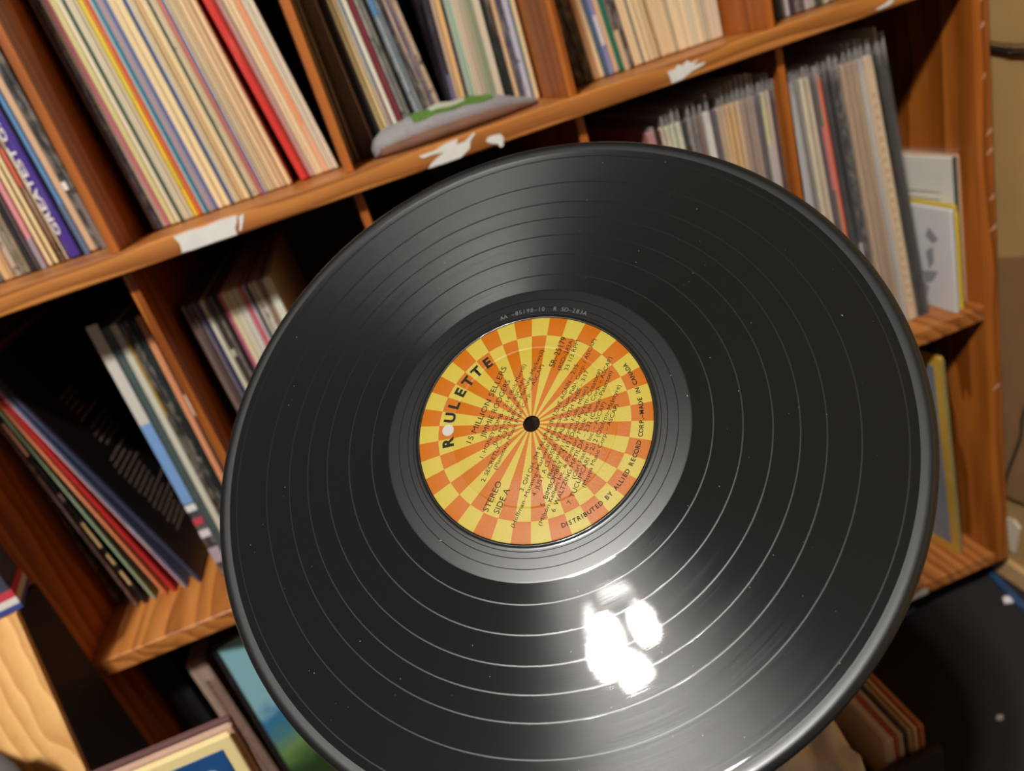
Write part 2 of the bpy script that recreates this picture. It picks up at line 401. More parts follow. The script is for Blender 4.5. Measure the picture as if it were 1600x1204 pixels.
# second cubby
CR = (234, 214, 174)
A1 = cluster(UP % 'second', 0.09, Z1T,
 [0.1296, 0.1336, 0.1387, 0.1428, 0.1465, 0.1526, 0.1572, 0.1597, 0.1632, 0.1668, 0.1704, 0.1754, 0.1795, 0.1816, 0.1856, 0.1887, 0.1918, 0.1949, 0.201, 0.2077, 0.2108, 0.2139, 0.217, 0.2218, 0.2278, 0.23, 0.2333, 0.2366, 0.2404, 0.2426, 0.2453, 0.2486, 0.2517, 0.2546, 0.259, 0.2645, 0.2706],
 [(0, -0.040), (36, -0.098)],
 [((126, 106, 94), 'taupe'), ((76, 73, 88), 'slate grey', 'm'), ((186, 166, 148), 'beige grey'), ((208, 112, 130), 'pink'), ((220, 210, 150), 'pale yellow'), ((224, 214, 188), 'ivory'),
  ((66, 98, 76), 'dark green'), ((228, 218, 192), 'ivory'), ((222, 212, 182), 'pale cream', 'p'), ((216, 204, 170), 'cream', 'p'),
  ((242, 202, 56), 'yellow', 'p', ((0.03, 0.06, (206, 178, 40)), (0.115, 0.20, (214, 186, 46)))), ((232, 110, 74), 'coral orange'), ((234, 226, 214), 'thin white'), ((48, 138, 172), 'teal blue'),
  ((192, 166, 170), 'pale mauve'), ((176, 170, 186), 'lilac grey'), ((104, 122, 182), 'periwinkle blue'), ((240, 218, 172), 'cream', 'p'), ((238, 216, 166), 'warm cream', 'p'), ((66, 98, 158), 'steel blue'),
  ((218, 210, 190), 'greyish cream'), ((232, 212, 172), 'cream', 'p'), ((222, 190, 140), 'tan'), ((240, 218, 170), 'cream', 'p'), ((48, 88, 88), 'dark teal'), ((232, 214, 178), 'cream', 'm'),
  ((214, 194, 162), 'speckled beige', 'p'), ((220, 130, 108), 'salmon pink'), ((84, 132, 190), 'sky blue', 'p', ((0.0, 0.06, (106, 112, 170)), (0.156, 0.163, (50, 46, 50), 0, .46), (0.166, 0.172, (60, 60, 70), 0, .46), (0.086, 0.093, (50, 46, 50), 0, .46), (0.098, 0.102, (70, 90, 120), 0, .46))), ((222, 204, 186), 'pinkish white'), ((236, 216, 176), 'cream'),
  ((228, 208, 168), 'cream', 'p'), ((216, 186, 146), 'light tan'), ((238, 210, 168), 'cream', 'p'), ((222, 188, 144), 'light tan'), ((236, 200, 158), 'warm beige')])
A1b = cluster(UP % 'second', 0.09, Z1T,
 [0.2795, 0.2867, 0.2895, 0.2945, 0.2989, 0.3033, 0.3089, 0.3139, 0.3188], [(0, -0.121), (8, -0.112)],
 [((226, 62, 54), 'bright red'), ((176, 58, 46), 'dark red'), ((192, 150, 142), 'dusty mauve'), ((230, 206, 164), 'cream'), ((238, 212, 172), 'cream'),
  ((240, 184, 142), 'peach', 'p', ((0.05, 0.21, (244, 150, 96), -0.2, 0.2),)), ((224, 212, 186), 'pale grey'), ((230, 216, 190), 'ivory', 'p')])
# third cubby
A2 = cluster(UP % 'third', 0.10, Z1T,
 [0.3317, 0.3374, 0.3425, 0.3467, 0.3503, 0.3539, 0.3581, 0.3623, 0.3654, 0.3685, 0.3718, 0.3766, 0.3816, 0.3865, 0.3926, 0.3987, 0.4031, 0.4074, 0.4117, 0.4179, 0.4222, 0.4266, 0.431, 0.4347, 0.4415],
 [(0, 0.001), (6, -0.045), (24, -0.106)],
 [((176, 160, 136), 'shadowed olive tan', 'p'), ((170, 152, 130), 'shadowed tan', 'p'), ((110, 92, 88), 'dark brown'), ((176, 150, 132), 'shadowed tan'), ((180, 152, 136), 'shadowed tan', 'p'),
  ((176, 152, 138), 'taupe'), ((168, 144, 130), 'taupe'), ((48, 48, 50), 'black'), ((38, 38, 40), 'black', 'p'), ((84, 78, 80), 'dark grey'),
  ((238, 214, 154), 'creamy yellow', 'p', ((0.19, 0.198, (150, 130, 90)), (0.165, 0.172, (150, 130, 90)))), ((236, 212, 158), 'creamy yellow'), ((206, 194, 178), 'pale grey', 'p', ((0.0, 0.06, (120, 50, 60), 0.1, 0.46), (0.06, 0.16, (30, 84, 124), 0.1, 0.46), (0.16, 0.31, (180, 150, 60), 0.1, 0.46))),
  ((234, 226, 206), 'white'), ((124, 44, 54), 'maroon'), ((140, 142, 140), 'mottled grey', 'm'), ((126, 126, 120), 'mottled grey', 'm'), ((30, 30, 32), 'black'),
  ((140, 152, 160), 'blue grey', 'm', ((0.12, 0.19, (84, 130, 176)),)), ((118, 130, 140), 'blue grey', 'm'), ((60, 58, 60), 'mottled charcoal', 'm'), ((150, 138, 126), 'mottled taupe', 'm', ((0.08, 0.3, (196, 168, 152), -0.4, 0.1),)), ((122, 104, 130), 'mottled purple', 'm'), ((186, 162, 136), 'mottled tan', 'm')])
A2b = cluster(UP % 'third', 0.10, Z1T,
 [0.4454, 0.4535, 0.4581, 0.464, 0.4673, 0.4705, 0.4737, 0.4762, 0.4788, 0.4816, 0.4844, 0.4881, 0.4922, 0.4964, 0.5001, 0.5039, 0.5094, 0.5145, 0.5197, 0.5262, 0.5328, 0.5351, 0.5405],
 [(0, 0.045), (22, 0.006)],
 [((48, 42, 54), 'dark plum', 'p', ((0.0, 0.05, (110, 100, 140), 0, 0.46),)), ((200, 172, 146), 'greyish tan'), ((226, 180, 120), 'orange tan'), ((56, 68, 92), 'navy'), ((196, 200, 170), 'pale green'), ((156, 196, 184), 'aqua'),
  ((238, 228, 194), 'cream'), ((232, 220, 190), 'cream'), ((220, 198, 178), 'pinkish beige'), ((212, 192, 172), 'pinkish beige'), ((190, 180, 150), 'olive beige'), ((172, 176, 146), 'sage green'), ((162, 170, 140), 'sage green', 'p'),
  ((228, 216, 190), 'ivory'), ((234, 218, 192), 'ivory'), ((32, 46, 42), 'dark green'), ((74, 60, 50), 'mottled dark brown', 'm', ((0.0, 0.07, (34, 40, 40)),)), ((228, 190, 148), 'tan'), ((80, 78, 94), 'mottled navy', 'm'),
  ((192, 194, 210), 'pale lilac', 'm'), ((108, 136, 138), 'thin teal grey'), ((238, 208, 162), 'cream')])
# fourth cubby
A3 = cluster(UP % 'fourth', 0.09, Z1T,
 [0.5799, 0.5893, 0.5993, 0.6057, 0.6113, 0.6164, 0.6215, 0.6285, 0.6335, 0.6399, 0.6457, 0.6501, 0.6546, 0.6572, 0.663, 0.6684, 0.6739],
 [(0, -0.09), (16, -0.105)],
 [((44, 42, 40), 'mottled black', 'm'), ((62, 56, 46), 'dark olive', 'm'), ((220, 172, 122), 'tan', 'p', ((0.12, 0.31, (176, 160, 150)),)), ((232, 204, 160), 'cream'), ((78, 104, 130), 'slate blue'), ((142, 146, 196), 'lilac blue', 'p', ((0.03, 0.06, (205, 200, 205)),)),
  ((214, 178, 142), 'tan'), ((30, 128, 102), 'teal green'), ((80, 72, 66), 'mottled charcoal', 'm', ((0.0, 0.04, (200, 176, 140)),)), ((72, 62, 64), 'mottled charcoal', 'm'),
  ((238, 208, 164), 'cream'), ((236, 210, 168), 'cream'), ((150, 148, 138), 'grey'), ((240, 214, 170), 'cream'), ((234, 208, 168), 'cream'), ((230, 204, 164), 'cream')])
A3b = cluster(UP % 'fourth', 0.09, Z1T,
 [0.6780, 0.6868, 0.6932, 0.6971, 0.7036, 0.7091, 0.7146, 0.7182, 0.7217, 0.726, 0.7302, 0.7341, 0.7373, 0.7406, 0.7445, 0.7485],
 [(0, -0.10), (15, -0.01)],
 [((238, 212, 168), 'cream', 'p'), ((236, 210, 168), 'cream'), ((190, 178, 152), 'greyish cream'), ((240, 216, 174), 'cream'), ((236, 214, 176), 'cream', 'p'), ((238, 218, 180), 'cream'),
  ((226, 216, 186), 'pale ivory'), ((228, 218, 190), 'pale ivory'), ((236, 216, 176), 'cream'), ((234, 214, 176), 'cream'), ((196, 186, 164), 'light grey'), ((236, 216, 182), 'cream'), ((234, 214, 184), 'cream'),
  ((226, 206, 180), 'beige'), ((232, 214, 190), 'ivory')])
# fifth cubby
A4 = cluster(UP % 'fifth', 0.06, Z1T,
 [0.7921, 0.8028, 0.8072, 0.8115, 0.8174, 0.8233, 0.8276, 0.8319, 0.8395, 0.8443, 0.8492, 0.8557, 0.8621],
 [(0, -0.04), (12, -0.06)],
 [((48, 58, 54), 'dark green'), ((128, 122, 116), 'grey'), ((196, 188, 192), 'lilac white'), ((66, 54, 68), 'dark plum'), ((112, 100, 94), 'brown grey', 'm'), ((104, 92, 88), 'brown grey'), ((186, 176, 172), 'light grey'),
  ((176, 168, 160), 'light grey'), ((80, 82, 74), 'olive grey', 'm'), ((74, 76, 70), 'olive grey'), ((210, 200, 170), 'pale cream'), ((150, 140, 120), 'greyish tan')])

# lower row, first cubby: a fan of sleeves leaning left, an upright group at the right
PL = LO % 'first'
add_sleeve(-0.0955, 0.0, 0.004, 0.10, Z2T, (92, 74, 76), 'thin dark plum', PL, 'm')
fan = [(-0.068, 0.003, (126, 98, 98), 'plum brown', 'm', ()), (-0.0575, 0.004, (28, 28, 34), 'black', 'p', ((0.03, 0.05, (196, 168, 120), -.3, .4), (0.06, 0.075, (196, 168, 120), -.3, .4), (0.085, 0.12, (200, 172, 120), -.3, .4), (0.15, 0.16, (150, 120, 110), -.3, .4), (0.21, 0.25, (206, 150, 130), -.3, .4))),
       (-0.0475, 0.003, (150, 172, 142), 'sage green', 'p', ()), (-0.0345, 0.0032, (232, 142, 98), 'salmon orange', 'p', ()), (-0.0235, 0.0045, (192, 44, 44), 'red', 'p', ()),
       (-0.011, 0.0035, (100, 114, 150), 'steel blue', 'p', ((0.0, 0.31, (210, 160, 160), -0.46, -0.1), (0.06, 0.10, (150, 156, 170), 0, .4))), (0.0055, 0.0045, (56, 62, 86), 'navy', 'p', ())]
tops = -0.0935
for xr, t, col, ph, k, pr in fan:
    tops += t
    lean = (tops - xr) / 0.305
    ca = math.cos(math.atan(lean))
    last = add_sleeve(xr - t / ca / 2, lean, t * 0.97, 0.08, Z2T, col, ph + ' leaning', PL, k, pr)
# the outermost cover faces right: dark cover with a faint track listing
cov = obj('back_cover', boxm(0.0022, 0.0028, 0.003, 0.313, 0.002, 0.313), plain('dark_cover', (38, 31, 34), 0.4, 12, 0.4), last)
bm = bmesh.new()
random.seed(11)
zl = 0.245
for k in range(24):
    if k in (5, 9): zl -= 0.006
    ln = random.uniform(0.045, 0.095) if k > 3 else random.uniform(0.03, 0.06)
    ys = 0.045 + (0.02 if k < 9 else 0.0) + random.uniform(-0.004, 0.004)
    yy = ys
    while yy < ys + ln:
        wd = random.uniform(0.008, 0.02)
        box(bm, 0.0028, 0.0030, yy, min(yy + wd, ys + ln), zl - 0.0028, zl); yy += wd + 0.0022
    zl -= 0.0078
obj('track_listing', bm, plain('faded_print', (150, 126, 110), 0.6), cov)
cluster(PL, 0.07, Z2T, [0.031, 0.0430, 0.0515, 0.0590, 0.0655, 0.0717, 0.0780, 0.0847, 0.0889, 0.0934], [(0, 0.012), (9, 0.010)],
 [((60, 54, 62), 'light blue and black', 'm', ((0.10, 0.20, (120, 160, 210)), (0.20, 0.312, (205, 200, 190)), (0.09, 0.098, (225, 225, 225)), (0.072, 0.08, (190, 70, 80)), (0.055, 0.064, (220, 215, 215)), (0.02, 0.04, (170, 160, 170)))),
  ((76, 92, 92), 'dark teal'), ((210, 208, 190), 'off-white'), ((62, 56, 44), 'mottled gold and black', 'm', ((0.20, 0.29, (176, 140, 40), -.4, -.1),)), ((48, 48, 50), 'mottled black', 'm'),
  ((34, 42, 40), 'black green'), ((226, 150, 106), 'peach orange'), ((76, 66, 66), 'dark brown', 'p', ((0.19, 0.215, (222, 214, 190)),)), ((60, 50, 48), 'thin dark brown')], h=0.306)
# lower row, second cubby
cluster(LO % 'second', 0.07, Z2T,
 [0.1322, 0.1376, 0.1433, 0.147, 0.1508, 0.1559, 0.161, 0.1649, 0.1694, 0.1732, 0.1771, 0.1803, 0.1855, 0.1907, 0.1947, 0.198, 0.2006, 0.2052, 0.2098, 0.2158, 0.2244],
 [(0, -0.03), (20, -0.03)],
 [((124, 104, 96), 'brown grey'), ((86, 70, 66), 'dark brown'), ((112, 98, 110), 'mauve grey'), ((56, 62, 98), 'navy'), ((214, 208, 188), 'off-white'), ((66, 60, 54), 'dark brown', 'p', ((0.235, 0.243, (170, 170, 140)),)), ((104, 92, 86), 'taupe', 'm'),
  ((32, 30, 30), 'black'), ((206, 110, 130), 'pink'), ((226, 214, 180), 'cream'), ((220, 208, 168), 'cream'), ((216, 208, 194), 'ivory'), ((212, 206, 198), 'pale grey'), ((206, 96, 108), 'rose red'),
  ((190, 180, 186), 'lilac grey'), ((74, 78, 80), 'dark grey'), ((212, 206, 196), 'pale grey'), ((206, 200, 190), 'pale grey', 'm'), ((160, 138, 118), 'brown'), ((216, 220, 198), 'pale green white')], h=0.300)
cluster(LO % 'third', 0.05, Z2T, [0.398, 0.406, 0.412, 0.420, 0.428], [(0, 0.0), (4, 0.0)],
 [((40, 30, 26), 'dark brown'), ((44, 32, 28), 'dark brown'), ((38, 28, 26), 'dark brown'), ((42, 32, 28), 'dark brown')])
# lower row, fourth cubby (seen above the vinyl)
P3 = LO % 'fourth'
cluster(P3, 0.03, Z2T,
 [0.6229, 0.6332, 0.6377, 0.6428, 0.6473, 0.654, 0.6606, 0.6652, 0.6714, 0.6775, 0.6837, 0.6932, 0.6989, 0.7035, 0.7081, 0.7132, 0.7184, 0.7241, 0.7298, 0.735, 0.7402, 0.7465, 0.7523, 0.7565, 0.762 - 0.0012],
 [(0, -0.02), (24, -0.003)],
 [((188, 128, 124), 'dusty pink', 'p', (), 0.004), ((60, 40, 40), 'dark red'), ((230, 208, 176), 'cream', 'p', (), 0.012), ((214, 206, 180), 'cream', 'p', (), 0.012), ((212, 214, 186), 'pale green white', 'p', (), 0.016), ((206, 206, 180), 'pale green white', 'p', (), 0.016),
  ((60, 60, 62), 'charcoal'), ((140, 138, 132), 'mottled grey', 'm', (), 0.014), ((124, 122, 120), 'mottled grey', 'm', (), 0.016), ((150, 122, 116), 'brown grey', 'p', (), 0.01), ((224, 220, 214), 'white', 'p', (), 0.018), ((108, 104, 110), 'slate'),  # charcoal sleeve is the dark gap between neighbours, shade built as a strip
  ((214, 186, 152), 'tan', 'p', (), 0.02), ((218, 188, 150), 'tan', 'p', (), 0.02), ((230, 186, 128), 'orange tan', 'p', (), 0.022), ((232, 190, 132), 'orange tan', 'p', (), 0.022), ((222, 192, 154), 'tan', 'p', (), 0.024), ((178, 154, 138), 'taupe', 'p', (), 0.024),
  ((176, 154, 142), 'taupe', 'p', (), 0.024), ((180, 158, 146), 'taupe', 'p', (), 0.022), ((100, 94, 100), 'slate', 'p', (), 0.012), ((222, 214, 160), 'pale yellow', 'p', ((0.0, 0.26, (196, 186, 196)),), 0.016), ((214, 194, 178), 'beige', 'p', (), 0.018), ((80, 58, 70), 'dark purple', 'p', (), 0.01)])
# lower row, last cubby
P4 = LO % 'last'
cluster(P4, 0.03, Z2T,
 [0.7859, 0.792, 0.7968, 0.8034, 0.8106, 0.8185, 0.827, 0.8335, 0.8415, 0.8488, 0.8608, 0.8682, 0.8771, 0.8847, 0.8914, 0.9059, 0.917, 0.9216],
 [(0, -0.03), (17, -0.100)],
 [((204, 206, 208), 'pale grey white', 'p', (), 0.012), ((206, 206, 206), 'pale grey white', 'p', (), 0.012), ((138, 134, 128), 'grey', 'p', (), 0.010), ((226, 212, 184), 'cream', 'p', (), 0.012), ((228, 212, 186), 'cream', 'p', (), 0.012), ((104, 92, 96), 'dark mauve', 'p', ((0.19, 0.26, (226, 110, 120), 0, .46),), 0.008),
  ((240, 180, 124), 'tan orange', 'p', ((0.0, 0.31, (238, 84, 56), 0.0, 0.46),), 0.012), ((66, 64, 66), 'dark grey', 'p', (), 0.01), ((50, 50, 54), 'black', 'p', ((0.07, 0.12, (190, 186, 190), -.2, .46),), 0.014), ((54, 52, 58), 'charcoal', 'm', (), 0.014),
  ((196, 168, 140), 'taupe', 'p', (), 0.02), ((190, 162, 136), 'taupe', 'p', (), 0.02), ((192, 168, 140), 'taupe', 'p', (), 0.022), ((208, 206, 206), 'white grey', 'p', (), 0.02), ((230, 206, 170), 'spotted cream', 'p', tuple((0.02 + 0.012 * k, 0.025 + 0.012 * k, (206, 170, 140), -.2, .1) for k in range(22)), 0.018),
  ((46, 46, 46), 'black', 'p', (), 0.026), ((90, 88, 86), 'dark grey', 'p', (), 0.02)])
# small singles and booklets at the right end of that cubby
def small(name, label, cat, xb, y, z, t, h, d, col, yaw, lean=0.0, prints=(), plastic=0.0):
    r = obj(name, sleeve_bm(t, h, d), SLV['p'], loc=(xb, y, z + 0.0006), rot=(0, math.atan(lean), yaw), color=col)
    tag(r, label, cat)
    for p in prints: obj('spine_print', boxm(-0.46 * t, 0.46 * t, -0.0009, 0.0003, p[0], p[1]), PRINT, r, color=p[2])
    if plastic: obj('plastic_sleeve', boxm(-t / 2 - 0.0006, t / 2 + 0.0006, -0.003, d + 0.003, 0, h + plastic, bevel=0.0006, seg=1), PLASTIC, r)
    return r
small('single_sleeve', 'slim tan seven-inch single sleeve beside the right end panel', 'record', 0.9655, 0.022, Z2T, 0.004, 0.180, 0.178, (224, 176, 132), 0.0)
r7 = small('single_sleeve', 'cream seven-inch single in a clear plastic sleeve with dark green edge', 'record', 0.958, 0.020, Z2T, 0.0055, 0.180, 0.178, (226, 220, 206), 0.05, prints=((0.0, 0.18, (44, 66, 60)),), plastic=0.008)
bm = bmesh.new()
for k in range(4): box(bm, -0.0036, -0.0029, 0.02, 0.02 + (0.055, 0.07, 0.06, 0.068)[k], 0.138 - k * 0.009, 0.1395 - k * 0.009)
obj('cover_print', bm, plain('faint_grey_print', (176, 172, 160), 0.6), r7)
yb = small('booklet', 'small yellow booklet standing between two white items', 'booklet', 0.949, 0.012, Z2T, 0.0055, 0.128, 0.12, (236, 200, 40), 0.0, prints=((0.0, 0.12, (238, 204, 30)),))
obj('cover_photo', boxm(-0.0034, -0.0028, 0.004, 0.022, 0.01, 0.105), plain('dark_cover_photo', (120, 84, 60), 0.5, 60, 0.8), yb)
wb = small('booklet', 'small white booklet with a grey drawing on its cover', 'booklet', 0.9385, 0.004, Z2T, 0.006, 0.128, 0.125, (222, 218, 216), 0.0)
bm = bmesh.new()
for P in ([(0.02, 0.09), (0.034, 0.104), (0.04, 0.092), (0.03, 0.084)], [(0.03, 0.08), (0.042, 0.072), (0.038, 0.05), (0.03, 0.06)], [(0.024, 0.05), (0.05, 0.046), (0.046, 0.03), (0.034, 0.036)], [(0.04, 0.028), (0.05, 0.03), (0.052, 0.012), (0.046, 0.012)]):
    prism(P, 'x', -0.0036, -0.0029, bm)
obj('cover_drawing', bm, plain('grey_drawing', (150, 146, 150), 0.6), wb)

# lettering on the purple boxed-set spine
def text_mesh(body, size, align='CENTER', bold=0.0, ext=0.0, spacing=1.0):
    cu = bpy.data.curves.new('lettering', 'FONT'); cu.body = body; cu.size = size
    cu.align_x = align; cu.align_y = 'CENTER'; cu.offset = bold; cu.extrude = ext; cu.space_character = spacing
    cu.resolution_u = 3
    o = bpy.data.objects.new('lettering', cu); C.objects.link(o)
    dg = bpy.context.evaluated_depsgraph_get(); dg.update()
    me = bpy.data.meshes.new_from_object(o.evaluated_get(dg))
    bpy.data.objects.remove(o); bpy.data.curves.remove(cu)
    return me
me = text_mesh('GREATEST GI', 0.0125, bold=0.0002, ext=0.0003)
xs = [v.co.x for v in me.vertices]; sx = 0.106 / (max(xs) - min(xs))
for v in me.vertices:
    x, y, zc = v.co
    v.co = Vector((-(y) * 0.62 - 0.0030, -0.0009 - zc, 0.078 + x * sx))
obj('spine_lettering', me, plain('white_spine_ink', (232, 226, 222), 0.5), A0[14])

# knit cap lying on the upper shelf
def cap():
    root = empty('knit_cap', (0.437, 0.062, Z1T + 0.0006), label='flattened grey knit cap with green and white patch lying on the upper shelf', cat='cap')
    n, mseg = 40, 20
    def shape(u, v):
        # u along the length 0..1, v around the section
        x = -0.083 + 0.172 * u
        wd = 0.034 * (math.sin(PI * min(1, u * 1.0) ** 0.75) ** 0.45 if 0 < u < 1 else 0) * (1.0 - 0.35 * max(0, u - 0.75) / 0.25)
        hh = 0.027 * (math.sin(PI * u ** 0.72) ** 0.35 if 0 < u < 1 else 0) * (1.0 - 0.45 * max(0, u - 0.72) / 0.28)
        a = 2 * PI * v
        y = wd * math.copysign(abs(math.cos(a)) ** 0.8, math.cos(a))
        zz = hh * 0.5 * (1 + math.copysign(abs(math.sin(a)) ** 0.75, math.sin(a)))
        zz += 0.0008 * math.sin(21 * x / 0.1 + 2 * a) * (hh / 0.027) * (1 if math.sin(a) > 0 else 0.3)
        return Vector((x, y - 0.006 * u, max(zz, 0.0)))
    bm = bmesh.new(); rings = []
    for i in range(n + 1):
        u = 0.004 + 0.992 * i / n
        rings.append([bm.verts.new(shape(u, k / mseg)) for k in range(mseg)])
    for i in range(n):
        for k in range(mseg):
            bm.faces.new((rings[i][k], rings[i][(k + 1) % mseg], rings[i + 1][(k + 1) % mseg], rings[i + 1][k]))
    bm.faces.new(rings[0][::-1]); bm.faces.new(rings[-1])
    mt, nt, bs = newmat('grey_knit')
    tc = nd(nt, 'ShaderNodeTexCoord')
    wv = nd(nt, 'ShaderNodeTexWave', wave_type='BANDS', bands_direction='DIAGONAL'); wv.inputs['Scale'].default_value = 260; wv.inputs['Distortion'].default_value = 1.5
    nt.links.new(tc.outputs['Object'], wv.inputs['Vector'])
    ns = noise(nt, tc.outputs['Object'], 900, 2)
    f = math_n(nt, 'ADD', math_n(nt, 'MULTIPLY', wv.outputs['Fac'], 0.4), math_n(nt, 'MULTIPLY', ns, 0.7))
    nt.links.new(ramp(nt, f, [(0.25, lin((110, 108, 110))), (0.8, lin((186, 184, 186)))]), bs.inputs['Base Color'])
    bs.inputs['Roughness'].default_value = 0.95; bump(nt, f, 0.8, 0.002, bs)
    brown = plain('brown_lining', (112, 78, 60), 0.8, 50, 0.2)
    crown = obj('crown', bm, mt, root); smooth(crown)
    # brim / lining: the brown lower band
    bm = bmesh.new(); rings = []
    for i in range(n + 1):
        u = 0.03 + 0.965 * i / n
        row = []
        for yy, zf in ((-1.03, 0.02), (-1.07, 0.22), (-0.98, 0.42), (-0.80, 0.30), (-0.80, 0.02)):
            c = shape(u, 0.0); wd = c.y + 0.006 * u
            x = c.x
            hh = 0.027 * math.sin(PI * min(u, 0.999) ** 0.72) ** 0.35 * (1.0 - 0.45 * max(0, u - 0.72) / 0.28)
            row.append(bm.verts.new((x, yy * wd - 0.006 * u, zf * hh + 0.0003)))
        rings.append(row)
    for i in range(n):
        for k in range(5):
            bm.faces.new((rings[i][k], rings[i][(k + 1) % 5], rings[i + 1][(k + 1) % 5], rings[i + 1][k]))
    bm.faces.new(rings[0][::-1]); bm.faces.new(rings[-1])
    smooth(obj('lining', bm, brown, root))
    # patch: green band with white centre, laid over the top
    def patch(name, u0, u1, v0, v1, lift, mat):
        bm = bmesh.new(); g = []
        for i in range(13):
            g.append([])
            for k in range(7):
                u = u0 + (u1 - u0) * i / 12; v = v0 + (v1 - v0) * k / 6
                p = shape(u, v); q = shape(u, v) + Vector((0, 0, lift)); g[-1].append(bm.verts.new(q))
        for i in range(12):
            for k in range(6): bm.faces.new((g[i][k], g[i + 1][k], g[i + 1][k + 1], g[i][k + 1]))
        bmesh.ops.solidify(bm, geom=bm.faces[:], thickness=0.0006)
        return smooth(obj(name, bm, mat, root))
    patch('green_patch', 0.25, 0.72, 0.13, 0.42, 0.0009, plain('green_knit', (116, 166, 70), 0.9, 400, 0.3))
    patch('white_patch', 0.36, 0.56, 0.17, 0.38, 0.0018, plain('white_knit', (226, 226, 210), 0.9, 400, 0.1))
    root.rotation_euler = (0, 0, math.radians(2))
cap()

# ------------------------------------------------------------------ the vinyl record
DC = Vector((0.354024, -0.434064, -0.061698)); DN = Vector((-0.220569, -0.569899, 0.791558)).normalized()
du = Vector((0.932588, -0.360942, 0.0)); du = (du - DN * du.dot(DN)).normalized(); dv = DN.cross(du)
TD = math.radians(57.2)
ex = du * math.cos(TD) + dv * math.sin(TD); ey = DN.cross(ex)
rec = empty('vinyl_record', label='large black vinyl record with yellow and orange sunburst label, held up in front', cat='record')
mm = Matrix.Identity(4)
for i in range(3): mm[i][0], mm[i][1], mm[i][2], mm[i][3] = ex[i], ey[i], DN[i], DC[i]
rec.matrix_world = mm

def lathe(prof, seg=240):
    bm = bmesh.new(); rings = []
    for r, z in prof:
        rings.append([bm.verts.new((r * math.cos(2 * PI * k / seg), r * math.sin(2 * PI * k / seg), z)) for k in range(seg)])
    n = len(prof)
    for i in range(n):
        a, b = rings[i], rings[(i + 1) % n]
        for k in range(seg): bm.faces.new((a[k], a[(k + 1) % seg], b[(k + 1) % seg], b[k]))
    return bm

